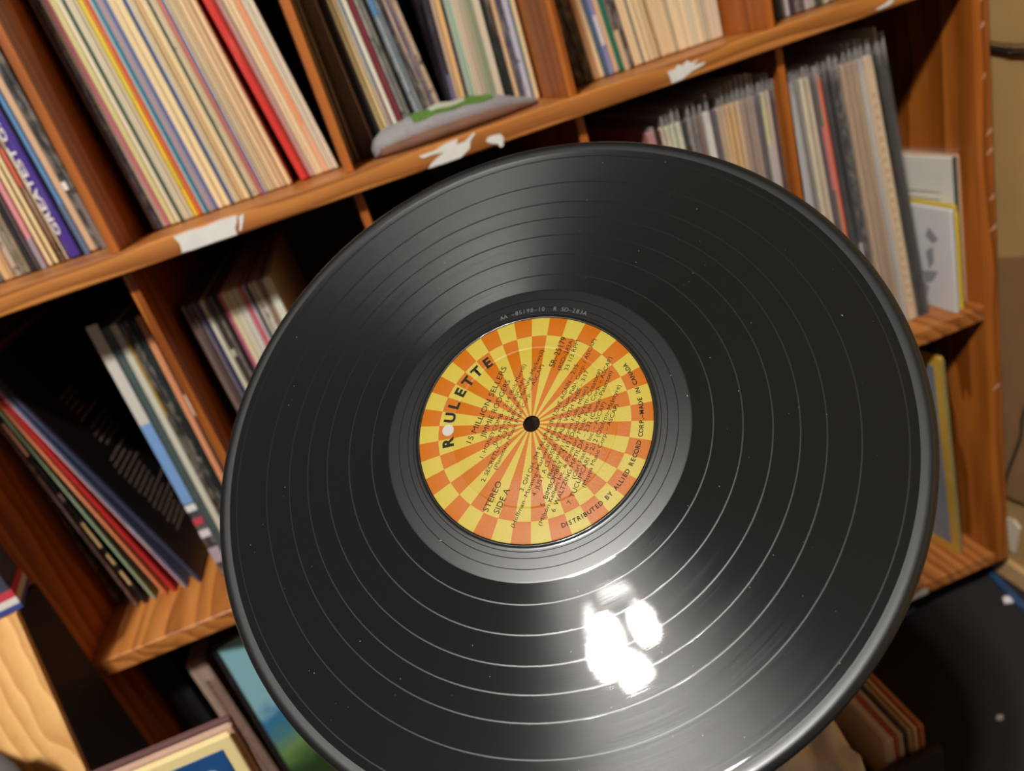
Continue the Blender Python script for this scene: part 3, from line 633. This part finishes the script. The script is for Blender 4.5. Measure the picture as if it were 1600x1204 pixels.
def vinyl_mat():
    mt, nt, bs = newmat('black_vinyl')
    tc = nd(nt, 'ShaderNodeTexCoord')
    sep = nd(nt, 'ShaderNodeSeparateXYZ'); nt.links.new(tc.outputs['Object'], sep.inputs[0])
    r2 = math_n(nt, 'ADD', math_n(nt, 'POWER', sep.outputs[0], 2.0), math_n(nt, 'POWER', sep.outputs[1], 2.0))
    r = math_n(nt, 'SQRT', r2)
    # track gaps and runout: smooth bands
    def band(c, wd):
        d = math_n(nt, 'ABSOLUTE', math_n(nt, 'SUBTRACT', r, c))
        return math_n(nt, 'LESS_THAN', d, wd)
    gap = None
    for c in (0.0735, 0.0845, 0.0953, 0.1050, 0.1142, 0.1258, 0.1412):
        b = band(c, 0.00028); gap = b if gap is None else math_n(nt, 'MAXIMUM', gap, b)
    wax = math_n(nt, 'LESS_THAN', r, 0.0655)
    bead = math_n(nt, 'GREATER_THAN', r, 0.1445)
    smoothm = math_n(nt, 'MAXIMUM', wax, bead)
    groove = math_n(nt, 'SUBTRACT', 1.0, math_n(nt, 'MAXIMUM', smoothm, gap))
    nfine = noise(nt, math_n(nt, 'MULTIPLY', r, 1.0), 2600, 3, 0.7, '1D')
    ncoarse = noise(nt, math_n(nt, 'MULTIPLY', r, 1.0), 260, 4, 0.7, '1D')
    ang = math_n(nt, 'ARCTAN2', sep.outputs[1], sep.outputs[0])
    vv = nd(nt, 'ShaderNodeCombineXYZ'); nt.links.new(math_n(nt, 'MULTIPLY', r, 1500), vv.inputs[0]); nt.links.new(math_n(nt, 'MULTIPLY', ang, 2.2), vv.inputs[1])
    nang = noise(nt, vv.outputs[0], 1.0, 3, 0.6)
    h = math_n(nt, 'ADD', math_n(nt, 'MULTIPLY', nfine, 0.55), math_n(nt, 'ADD', math_n(nt, 'MULTIPLY', ncoarse, 0.8), math_n(nt, 'MULTIPLY', nang, 0.55)))
    h = math_n(nt, 'MULTIPLY', h, groove)
    gapline = None
    h = math_n(nt, 'SUBTRACT', h, math_n(nt, 'MULTIPLY', gap, 0.22))
    line = None
    for c in (0.0536, 0.0561, 0.0603):
        b = band(c, 0.00017); line = b if line is None else math_n(nt, 'MAXIMUM', line, b)
    keep = math_n(nt, 'SUBTRACT', 1.0, math_n(nt, 'MULTIPLY', line, 0.85))        # run-out groove: hardly reflects
    bn = nd(nt, 'ShaderNodeBump'); bn.inputs['Strength'].default_value = 0.5; bn.inputs['Distance'].default_value = 0.00009
    nt.links.new(h, bn.inputs['Height'])
    bs.inputs['Base Color'].default_value = (0.0075, 0.0075, 0.0072, 1)
    rg = math_n(nt, 'ADD', math_n(nt, 'MULTIPLY', groove, 0.01), 0.30)
    nt.links.new(rg, bs.inputs['Roughness'])
    tg = nd(nt, 'ShaderNodeTangent', direction_type='RADIAL', axis='Z'); nt.links.new(tg.outputs[0], bs.inputs['Tangent'])
    nt.links.new(math_n(nt, 'MULTIPLY', groove, 1.0), bs.inputs['Anisotropic'])
    nt.links.new(math_n(nt, 'MULTIPLY', keep, math_n(nt, 'SUBTRACT', 0.28, math_n(nt, 'MULTIPLY', groove, 0.10))), bs.inputs['Specular IOR Level'])
    bs.inputs['Anisotropic Rotation'].default_value = 0.25
    nt.links.new(math_n(nt, 'MULTIPLY', keep, 0.35), bs.inputs['Coat Weight']); bs.inputs['Coat Roughness'].default_value = 0.025; bs.inputs['Coat IOR'].default_value = 1.5
    bc = nd(nt, 'ShaderNodeBump'); bc.inputs['Strength'].default_value = 0.035; bc.inputs['Distance'].default_value = 0.00009
    nt.links.new(h, bc.inputs['Height'])
    nt.links.new(bn.outputs[0], bs.inputs['Normal']); nt.links.new(bc.outputs[0], bs.inputs['Coat Normal'])
    return mt
VINYL = vinyl_mat()
front = [(0.0037, 0.0), (0.030, 0.0), (0.0500, 0.0), (0.0506, 0.0), (0.0509, 0.00035), (0.0514, 0.0004), (0.0519, 0.0001), (0.0523, 0.0), (0.0530, 0.0), (0.058, 0.0), (0.0648, 0.0), (0.0652, 0.0),
         (0.0656, -0.00006), (0.0660, -0.00006), (0.080, -0.00006), (0.110, -0.00006), (0.1425, -0.00006), (0.1432, -0.00005), (0.1441, 0.00008), (0.1452, 0.0003), (0.1466, 0.0006), (0.1478, 0.00072), (0.1488, 0.0006), (0.1496, 0.0002), (0.1502, -0.0004),
         (0.1505, -0.0011), (0.1502, -0.0018), (0.1490, -0.0023), (0.1470, -0.0022), (0.1440, -0.0016), (0.1430, -0.0016), (0.0037, -0.0016)]
smooth(obj('vinyl_disc', lathe(front, 360), VINYL, rec))

# label: 38-sector two-ring chequer
def label_mat(name, col):
    mt, nt, bs = newmat(name)
    tc = nd(nt, 'ShaderNodeTexCoord'); c = lin(col)
    f = noise(nt, tc.outputs['Object'], 1500, 2, 0.5); g = noise(nt, tc.outputs['Object'], 5200, 2, 0.6)
    nt.links.new(ramp(nt, g, [(0.2, [x * 0.90 for x in c]), (0.8, [min(1, x * 1.08) for x in c])]), bs.inputs['Base Color'])
    bs.inputs['Roughness'].default_value = 0.42; bs.inputs['Specular IOR Level'].default_value = 0.16
    bump(nt, f, 0.22, 0.00025, bs)
    return mt
YEL, ORA = label_mat('yellow_label_paper', (160, 143, 54)), label_mat('orange_label_paper', (154, 82, 0))
bm = bmesh.new()
NS = 38; sub = 8; a_off = math.radians(126.4 - 57.2)
LRAD = [(0.0037, 0.00022), (0.012, 0.00030), (0.022, 0.00030), (0.0350, 0.00030), (0.0354, 0.00018), (0.0358, 0.00018), (0.0362, 0.00034), (0.0366, 0.00030), (0.0417, 0.00030), (0.0500, 0.00030), (0.0506, 0.00016)]
rings = [[bm.verts.new((r * math.cos(a_off + 2 * PI * (k - sub / 2) / (NS * sub)), r * math.sin(a_off + 2 * PI * (k - sub / 2) / (NS * sub)), z)) for k in range(NS * sub)] for r, z in LRAD]
for i in range(len(LRAD) - 1):
    for k in range(NS * sub):
        k2 = (k + 1) % (NS * sub)
        f = bm.faces.new((rings[i][k], rings[i][k2], rings[i + 1][k2], rings[i + 1][k]))
        s = (k // sub) % 2; outer = LRAD[i][0] >= 0.0416
        f.material_index = 1 if ((s == 0) == outer) else 0
        f.smooth = True
lab = obj('paper_label', bm, [YEL, ORA], rec)
INK = plain('black_label_ink', (26, 22, 8), 0.6, spec=0.1)
def place_text(me, fn):
    for v in me.vertices: v.co = fn(v.co)
def join(meshes):
    bm = bmesh.new()
    for me in meshes: bm.from_mesh(me); bpy.data.meshes.remove(me)
    return bm
LT = 0.00037
def line(body, a, b, h, bold=0.0):
    """text fitted between points a and b (mm, label frame), capital height h mm"""
    me = text_mesh(body, 0.01, 'LEFT', bold)
    xs = [v.co.x for v in me.vertices]; x0, x1 = min(xs), max(xs)
    A, B = Vector(a) / 1000, Vector(b) / 1000; d = B - A; L = d.length; d.normalize(); n = Vector((-d.y, d.x))
    sy = h / 1000 / 0.0070
    def fn(c):
        p = A + d * ((c.x - x0) / (x1 - x0) * L) + n * (c.y * sy)
        return Vector((p.x, p.y, LT))
    place_text(me, fn); return me
T = []
T.append(join([line("15 MILLION SELLERS", [-17.5, 22.0], [19.8, 23.6], 2.6), line("JIMMIE RODGERS", [-13.1, 17.4], [14.6, 19.0], 2.5)]))
rows = [('1. HONEYCOMB – 2:14 (Bob Merrill)', [-21.3, 13.5], [23.8, 15.5], 1.9), ('(Joy Music, Inc. ASCAP)', [-14.3, 11.0], [17.6, 12.6], 1.7), ('2. SECRETLY – 2:33 (Hoffman–Manning–Markwell)', [-30.3, 7.9], [32.7, 10.9], 1.9), ('(Planetary Music Publ. Corp. – ASCAP)', [-23.6, 5.5], [26.3, 7.9], 1.7),
 ("3. OH OH, I'M FALLING IN LOVE AGAIN – 2:15", [-27.6, -9.3], [31.3, -6.7], 1.9), ('(Hoffman–Manning–Markwell) (Planetary Music Publ. Corp. / ASCAP)', [-42.4, -12.6], [44.9, -8.9], 1.7), ('4. JUST A CLOSER WALK WITH THEE – 3:17', [-27.5, -15.0], [30.0, -12.2], 1.9), ('(Red Foley) (Home Folks Music)', [-18.7, -17.4], [23.3, -15.0], 1.7),
 ('5. BIMBOMBEY – 2:10 (David–Peretti–Creatore)', [-30.0, -20.1], [32.3, -17.0], 1.9), ('(Milton Kellem Inc. & Planetary Music Publ. Corp. – ASCAP)', [-37.3, -22.7], [39.1, -19.0], 1.7), ('6. WALTZING MATILDA – 2:32 (Cowan–Paterson)', [-30.3, -25.2], [33.1, -21.8], 1.9), ('(Carl Fischer Inc. – ASCAP)', [-15.1, -27.0], [19.3, -25.0], 1.7),
 ('7. TUCUMCARI – 2:12 (Olofson–McIntyre)', [-25.1, -29.8], [28.5, -27.6], 1.9), ('(Mappa Music Corp. – ASCAP)', [-16.7, -32.2], [20.2, -30.3], 1.7)]
T.append(join([line(t, a, b, h) for t, a, b, h in rows]))
T.append(join([line('STEREO', [-40.9, 0.9], [-27.6, 1.1], 2.6), line('SIDE A', [-39.9, -3.7], [-29.0, -3.5], 2.6)]))
T.append(join([line('SR–25179', [26.7, 3.4], [41.5, 4.3], 2.6, 0.00006), line('(RSD–283A)', [26.4, -0.4], [41.8, 0.7], 1.9), line('33 1/3 RPM', [27.2, -3.4], [42.0, -2.2], 1.9)]))
def arc_char(ch, r, deg, h, bold, inward=False, wscale=1.0, z=LT, ):
    me = text_mesh(ch, 0.01, 'CENTER', bold)
    s = h / 0.0070; a = math.radians(deg)
    rad = Vector((math.cos(a), math.sin(a))); tan = Vector((math.sin(a), -math.cos(a)))
    if inward: rad2, tan2 = -rad, -tan
    else: rad2, tan2 = rad, tan
    base = rad * r
    def fn(c):
        p = base + tan2 * (c.x * s * wscale) + rad2 * (c.y * s)
        return Vector((p.x, p.y, z))
    place_text(me, fn); return me
T.append(join([arc_char(ch, 0.0371, d, 0.0048, 0.00042) for ch, d in (('R', 124.2), ('U', 106.0), ('L', 97.0), ('E', 87.2), ('T', 78.0), ('T', 69.0), ('E', 59.6))]))
arc = 'DISTRIBUTED BY ALLIED RECORD CORP.–MADE IN CANADA'
Wd = {'I': 0.55, ' ': 0.8, '.': 0.5, '–': 0.7, 'M': 1.25, 'L': 0.85}
ws = [Wd.get(c, 1.0) for c in arc]; tot = sum(ws); acc = 0; chars = []
for c, wd in zip(arc, ws):
    t = (acc + wd / 2) / tot; acc += wd
    if c != ' ': chars.append(arc_char(c, 0.0460, 222.0 + (326.0 - 222.0) * t, 0.0018, 0.00022, True))
T.append(join(chars))
for n, b in zip(('title_lettering', 'track_listing', 'side_lettering', 'number_lettering', 'arched_lettering', 'rim_lettering'), T):
    obj(n, b, INK, lab)
bm = bmesh.new()
a = math.radians(115.0)
bmesh.ops.create_circle(bm, cap_ends=True, segments=40, radius=0.00265, matrix=Matrix.Translation((0.0374 * math.cos(a), 0.0374 * math.sin(a), LT)))
obj('white_dot', bm, plain('white_label_ink', (160, 156, 152), 0.7, spec=0.2), lab)
# stamped matrix number in the run-out area
ch = []
for s, d0, step in (('AA –85198–10', 41.5, 1.85), ('R SD–283A', 15.5, 1.85)):
    for k, c in enumerate(s):
        if c != ' ': ch.append(arc_char(c, 0.0552, d0 - k * step, 0.0020, 0.0, z=0.00013))
mt, nt, bs = newmat('stamped_vinyl'); bs.inputs['Base Color'].default_value = (0.10, 0.10, 0.10, 1); bs.inputs['Roughness'].default_value = 0.35
obj('stamped_number', join(ch), mt, rec)
# dust
bm = bmesh.new(); random.seed(5)
for k in range(100):
    r = math.sqrt(random.uniform(0.055 ** 2, 0.142 ** 2)); a = random.uniform(0, 2 * PI); s = random.choice((0.00008, 0.0001, 0.00013, 0.0002))
    st = random.choice((1, 1, 2.5)); g = bmesh.ops.create_icosphere(bm, subdivisions=1, radius=s)
    rot = random.uniform(0, PI)
    for v in g['verts']:
        x, y = v.co.x * st, v.co.y
        v.co = Vector((r * math.cos(a) + x * math.cos(rot) - y * math.sin(rot), r * math.sin(a) + x * math.sin(rot) + y * math.cos(rot), v.co.z + 0.00002))
tag(obj('dust_specks', bm, plain('pale_dust', (150, 146, 138), 0.9), rec), kind='stuff')

# ------------------------------------------------------------------ right wall clutter
tag(obj('cardboard_sheet', prism([(0.16, -0.655), (0.16, -0.345), (0.0, -0.306), (-0.05, -0.293), (-0.45, -0.21), (-0.45, -0.62), (-0.05, -0.640), (0.0, -0.651)], 'x', 0.999, 1.005), plain('brown_cardboard', (140, 104, 66), 0.85, 16, 0.12, 0.1)),
    'brown cardboard sheet standing flat against the tan right wall', 'cardboard')
tag(smooth(obj('cable', tube(spline([(1.003, 0.10, -0.055), (1.0035, 0.009, -0.074), (1.0035, -0.012, -0.0785), (1.0035, -0.032, -0.0805), (1.0035, -0.2, -0.085), (1.0035, -0.5, -0.05)]), 0.0021), plain('black_cable', (24, 22, 20), 0.5))),
    'black cable strung level across the tan wall near the top', 'cable')
tag(smooth(obj('cable', tube(spline([(1.003, 0.10, -0.048), (1.0035, 0.009, -0.0675), (1.0035, -0.012, -0.0705), (1.0035, -0.032, -0.0720), (1.0035, -0.2, -0.075), (1.0035, -0.5, -0.04)]), 0.0010), plain('brown_wire', (70, 56, 36), 0.5))),
    'thin brown wire running just above the black cable on the wall', 'cable')
tag(smooth(obj('cable', tube(spline([(0.997, 0.06, -0.765), (0.997, 0.018, -0.68), (0.997, 0.006, -0.62), (0.997, -0.018, -0.545), (0.997, -0.03, -0.49), (0.998, -0.10, -0.36)]), 0.0022), plain('grey_cable', (66, 58, 44), 0.6))),
    'dark grey cable hanging down in front of the cardboard sheet', 'cable')
tag(obj('tape_strip', prism([(0.012, -0.748), (0.004, -0.750), (-0.006, -0.700), (0.004, -0.692), (0.016, -0.695)], 'x', 1.0045, 1.0075), plain('pale_tape', (220, 206, 180), 0.6)),
    'short pale tape strip stuck to the wall above the baseboard', 'tape')
tag(obj('blue_strip', prism([(0.985, 0.035), (0.994, 0.035), (0.9775, -0.045), (0.972, -0.065), (0.9665, -0.045)], 'z', FL + 0.0005, FL + 0.006), plain('blue_plastic', (44, 72, 110), 0.45, 60, 0.3)),
    'thin blue plastic strip lying on the floor along the baseboard', 'strip')
def scrap(label, x, y, r, col, seed):
    random.seed(seed); bm = bmesh.new()
    pts = [(x + r * random.uniform(0.7, 1.2) * math.cos(2 * PI * k / 9) * 1.5, y + r * random.uniform(0.7, 1.2) * math.sin(2 * PI * k / 9)) for k in range(9)]
    prism(pts, 'z', FL + 0.0005, FL + 0.004, bm)
    for v in bm.verts: v.co.z += random.uniform(0, 0.002) if v.co.z > FL + 0.002 else 0
    tag(obj('scrap', bm, plain('scrap_' + str(seed), col, 0.7)), label, 'scrap')
scrap('small white paper scrap on the dark floor beside the blue strip', 0.970, -0.021, 0.0065, (235, 228, 226), 1)
scrap('tiny pale scrap alone on the dark floor at the lower right', 0.819, -0.161, 0.0028, (190, 180, 160), 2)
scrap('dull blue scrap on the floor under the right end of the bookcase', 0.848, 0.035, 0.010, (74, 84, 120), 3)

# ------------------------------------------------------------------ bottom row, right: grey cover with yellow border
def cover_record(name, label, x, y, z, t, col, yaw, lean, border=None, panel=None, edge=None, side=-1):
    r = obj(name, sleeve_bm(t), SLV['p'], loc=(x, y, z + 0.001), rot=(0, math.atan(lean), yaw), color=col)
    tag(r, label, 'record')
    return r
g = cover_record('record_sleeve', 'yellow-bordered grey record sleeve on the bottom shelf near the right end', 0.934, 0.02, Z3T, 0.005, (206, 160, 60), 0.10, -0.03)
obj('cover_panel', boxm(-0.0033, -0.0024, 0.012, 0.30, 0.014, 0.300), plain('grey_cover_panel', (112, 120, 128), 0.5, 14, 0.2), g)
obj('cover_panel', boxm(-0.0024, 0.0024, -0.0006, 0.0004, 0.005, 0.31), plain('grey_spine_panel', (150, 140, 90), 0.5, 14, 0.2), g)
cover_record('record_sleeve', 'dark plum record sleeve between the grey cover and the right end panel', 0.950, 0.045, Z3T, 0.008, (48, 36, 40), 0.05, -0.03)

# bottom row, left: black jacket, tan book, landscape cover
tag(obj('record_sleeve', sleeve_bm(0.03), SLV['p'], loc=(-0.070, 0.07, Z3T + 0.001), rot=(0, math.radians(-2), 0), color=(34, 32, 36)), 'thick black boxed record set in shadow on the bottom shelf at left', 'record')
bkr = obj('book', sleeve_bm(0.022, 0.30, 0.25), SLV['p'], loc=(-0.025, 0.045, Z3T + 0.001), rot=(0, math.radians(-1.5), 0), color=(176, 150, 134))
tag(bkr, 'tall taupe book with worn printed spine under the lower shelf', 'book')
obj('spine_panel', boxm(0.0005, 0.0095, -0.0010, 0.0003, 0.02, 0.27), plain('brown_spine_print', (140, 112, 98), 0.6, 300, 0.35), bkr)
obj('spine_line', boxm(-0.0012, 0.0002, -0.0012, 0.0003, 0.01, 0.27), plain('dark_spine_line', (80, 60, 52), 0.6), bkr)
ls = obj('record_sleeve', sleeve_bm(0.006), SLV['p'], loc=(-0.006, 0.034, Z3T + 0.001), rot=(0, 0, math.radians(-70)), color=(40, 36, 36))
tag(ls, 'record sleeve with blue sky and green landscape cover beside the taupe book', 'record')
mt, nt, bs = newmat('landscape_print')
tc = nd(nt, 'ShaderNodeTexCoord'); sep = nd(nt, 'ShaderNodeSeparateXYZ'); nt.links.new(tc.outputs['Object'], sep.inputs[0])
wob = noise(nt, tc.outputs['Object'], 24, 4)
hz = math_n(nt, 'ADD', math_n(nt, 'DIVIDE', sep.outputs[2], 0.315), math_n(nt, 'MULTIPLY', math_n(nt, 'SUBTRACT', wob, 0.5), 0.22))
nt.links.new(ramp(nt, hz, [(0.15, lin((60, 60, 40))), (0.30, lin((44, 74, 40))), (0.46, lin((120, 158, 92))), (0.54, lin((70, 130, 160))), (0.60, lin((60, 130, 180))), (0.66, lin((150, 200, 214))), (0.95, lin((140, 196, 206)))]), bs.inputs['Base Color'])
bs.inputs['Roughness'].default_value = 0.45
obj('cover_picture', boxm(0.0029, 0.0036, 0.006, 0.312, 0.004, 0.311), mt, ls)

# ------------------------------------------------------------------ foreground: cream-bordered blue cover standing on the floor, two behind it
def facing(name, label, xr, y, z0, col, tilt, t=0.005, h=0.315):
    """a sleeve whose cover faces the room; xr is its right edge"""
    bm = sleeve_bm(t, h)
    bmesh.ops.rotate(bm, verts=bm.verts, cent=(0, 0, 0), matrix=Matrix.Rotation(PI / 2, 3, 'Z'))
    r = obj(name, bm, PRINT, loc=(xr, y, z0), rot=(math.radians(-tilt), 0, 0), color=col)
    tag(r, label, 'record'); return r
zt = FL + 0.001
bc = facing('record_sleeve', 'cream-bordered blue record sleeve facing out, front of the floor row at left', 0.104, -0.285, FL + 0.199, (226, 206, 148), 4)
obj('cover_panel', boxm(-0.307, -0.0085, -0.0034, -0.0024, 0.0085, 0.3055, bevel=0.0), plain('blue_cover_print', (30, 74, 124), 0.4, 18, 0.25), bc)
bm = bmesh.new()
for k, (x, z, wd, hh) in enumerate(((-0.036, 0.266, 0.010, 0.011), (-0.026, 0.267, 0.007, 0.013), (-0.019, 0.266, 0.007, 0.012))): box(bm, x, x + wd * 0.85, -0.0040, -0.0033, z, z + hh)
obj('cover_lettering', bm, plain('red_cover_ink', (226, 70, 56), 0.5), bc)
bm = bmesh.new()
prism([(-0.025 + 0.007 * math.cos(2 * PI * k / 16), 0.288 + 0.006 * math.sin(2 * PI * k / 16)) for k in range(16)], 'y', -0.0040, -0.0033, bm)
box(bm, -0.070, -0.046, -0.0038, -0.0033, 0.286, 0.288); box(bm, -0.067, -0.049, -0.0038, -0.0033, 0.282, 0.2835)
obj('cover_emblem', bm, plain('pale_cover_ink', (150, 170, 190), 0.5), bc)
facing('record_sleeve', 'pale brown record sleeve directly behind the cream-bordered blue one', 0.1045, -0.277, FL + 0.1995, (186, 152, 132), 4)
facing('record_sleeve', 'dark maroon record sleeve, rearmost of the floor row at left', 0.103, -0.269, FL + 0.2, (96, 66, 64), 4)

sb = tag(obj('low_stand', boxm(-0.21, 0.115, -0.335, -0.258, FL + 0.179, FL + 0.1975, bevel=0.002), BLACK_MATTE), 'low black stand carrying the cream-bordered blue record sleeve', 'stand')
for x in (-0.21, 0.097): obj('leg', boxm(x, x + 0.018, -0.335, -0.258, FL, FL + 0.179), BLACK_MATTE, sb)
# slanted pale pine bin at the left, magazines on it, grey bag hanging over it
bn = empty('pine_bin', (-0.25, -0.06, FL), label='pale pine bin with slanted front at the lower left corner', cat='bin')
H = 0.562; dyb = 0.345 * H
pf = [(-0.001, H), (-dyb, 0.0), (-dyb + 0.007, 0.0), (0.006, H)]
obj('front_panel', prism(pf, 'x', -0.24, 0.158), PALE_PINE, bn)
for x in (-0.24, 0.140):
    obj('side_panel', prism([(0.0065, H - 0.002), (-dyb + 0.0075, 0.0), (0.05, 0.0), (0.05, H - 0.002)], 'x', x, x + 0.0175), BLACK_MATTE, bn)  # sides coloured black for the shadow beside the pale front
gb = obj('game_box', boxm(-0.30, 0, 0, 0.045, 0, 0.30, bevel=0.0015), plain('slate_box', (66, 70, 86), 0.5, 12, 0.2), loc=(-0.087, -0.056, FL + H + 0.0006), rot=(0, 0, math.radians(12)))
tag(gb, 'slate box with red, white and blue stripes along its foot, standing on the pine bin', 'box')
for nm, z0, z1, col in (('blue_stripe', 0.001, 0.0065, (66, 76, 150)), ('white_stripe', 0.0065, 0.0135, (228, 222, 216)), ('red_stripe', 0.0135, 0.021, (204, 62, 78))):
    bm = boxm(-0.2995, 0.0008, -0.0008, 0.046, z0, z1); obj(nm, bm, PRINT, gb, color=col)

def blob(name, label, cat, loc, size, mat, seed, amp=0.25, rot=(0, 0, 0), sub=4):
    random.seed(seed)
    bm = bmesh.new(); bmesh.ops.create_icosphere(bm, subdivisions=sub, radius=1.0)
    from mathutils import noise as mn
    off = Vector((seed * 3.7, seed * 1.3, seed * 2.1))
    for v in bm.verts:
        n = v.co.normalized()
        k = 1 + amp * mn.noise(n * 1.6 + off) + amp * 0.5 * abs(mn.noise(n * 4.0 + off)) + amp * 0.18 * mn.noise(n * 10 + off)
        v.co = Vector((n.x * size[0] * k, n.y * size[1] * k, n.z * size[2] * k))
    o = smooth(obj(name, bm, mat, loc=loc, rot=rot)); tag(o, label, cat); return o
blob('plastic_bag', 'crumpled grey plastic bag hanging over the pine bin at the lower left', 'bag', (-0.185, -0.165, -0.405), (0.085, 0.022, 0.13), plain('grey_plastic', (96, 92, 92), 0.3, 40, 0.3, 0.3), 3, 0.35, rot=(math.radians(-18), math.radians(-16), 0))
blob('paper_bag', 'crumpled pale paper bag standing on the floor left of the record crate', 'bag', (0.485, -0.325, -0.605), (0.048, 0.085, 0.185), plain('pale_paper_bag', (214, 200, 190), 0.7, 30, 0.1, 0.2), 8, 0.3)

# crate of records at the lower right
cr = empty('record_crate', (0.5, -0.18, FL), label='black plastic crate of records on the dark floor at the lower right', cat='crate')
obj('crate_front', boxm(0.040, 0.094, -0.172, -0.165, 0.0, 0.300, bevel=0.001), BLACK_MATTE, cr)
obj('crate_back', boxm(0.040, 0.094, 0.163, 0.170, 0.0, 0.300, bevel=0.001), BLACK_MATTE, cr)
obj('crate_side', boxm(0.088, 0.094, -0.165, 0.163, 0.0, 0.270, bevel=0.001), BLACK_MATTE, cr)
obj('crate_side', boxm(0.040, 0.045, -0.165, 0.163, 0.0, 0.270, bevel=0.001), BLACK_MATTE, cr)
obj('crate_base', boxm(0.045, 0.088, -0.165, 0.163, 0.0, 0.006), BLACK_MATTE, cr)
xx = 0.587
for i, (t, col, ph) in enumerate(((0.006, (176, 104, 60), 'orange brown record sleeve, rightmost in the black floor crate'), (0.0045, (206, 160, 120), 'pale orange record sleeve, second from right in the floor crate'), (0.005, (158, 128, 100), 'tan record sleeve, third from right in the floor crate'),
                                  (0.003, (60, 48, 42), 'thin dark record sleeve, fourth from right in the floor crate'), (0.006, (176, 150, 124), 'beige record sleeve, fifth from right in the floor crate'), (0.0025, (190, 70, 64), 'thin red record sleeve, sixth from right in the floor crate'),
                                  (0.009, (196, 172, 148), 'thick pale beige record sleeve, leftmost in the floor crate'))):
    o = obj('record_sleeve', sleeve_bm(t * 0.94), SLV['p'], loc=(xx - t / 2, -0.342, FL + 0.007), color=col); xx -= t
    tag(o, ph, 'record', 'records in the floor crate')
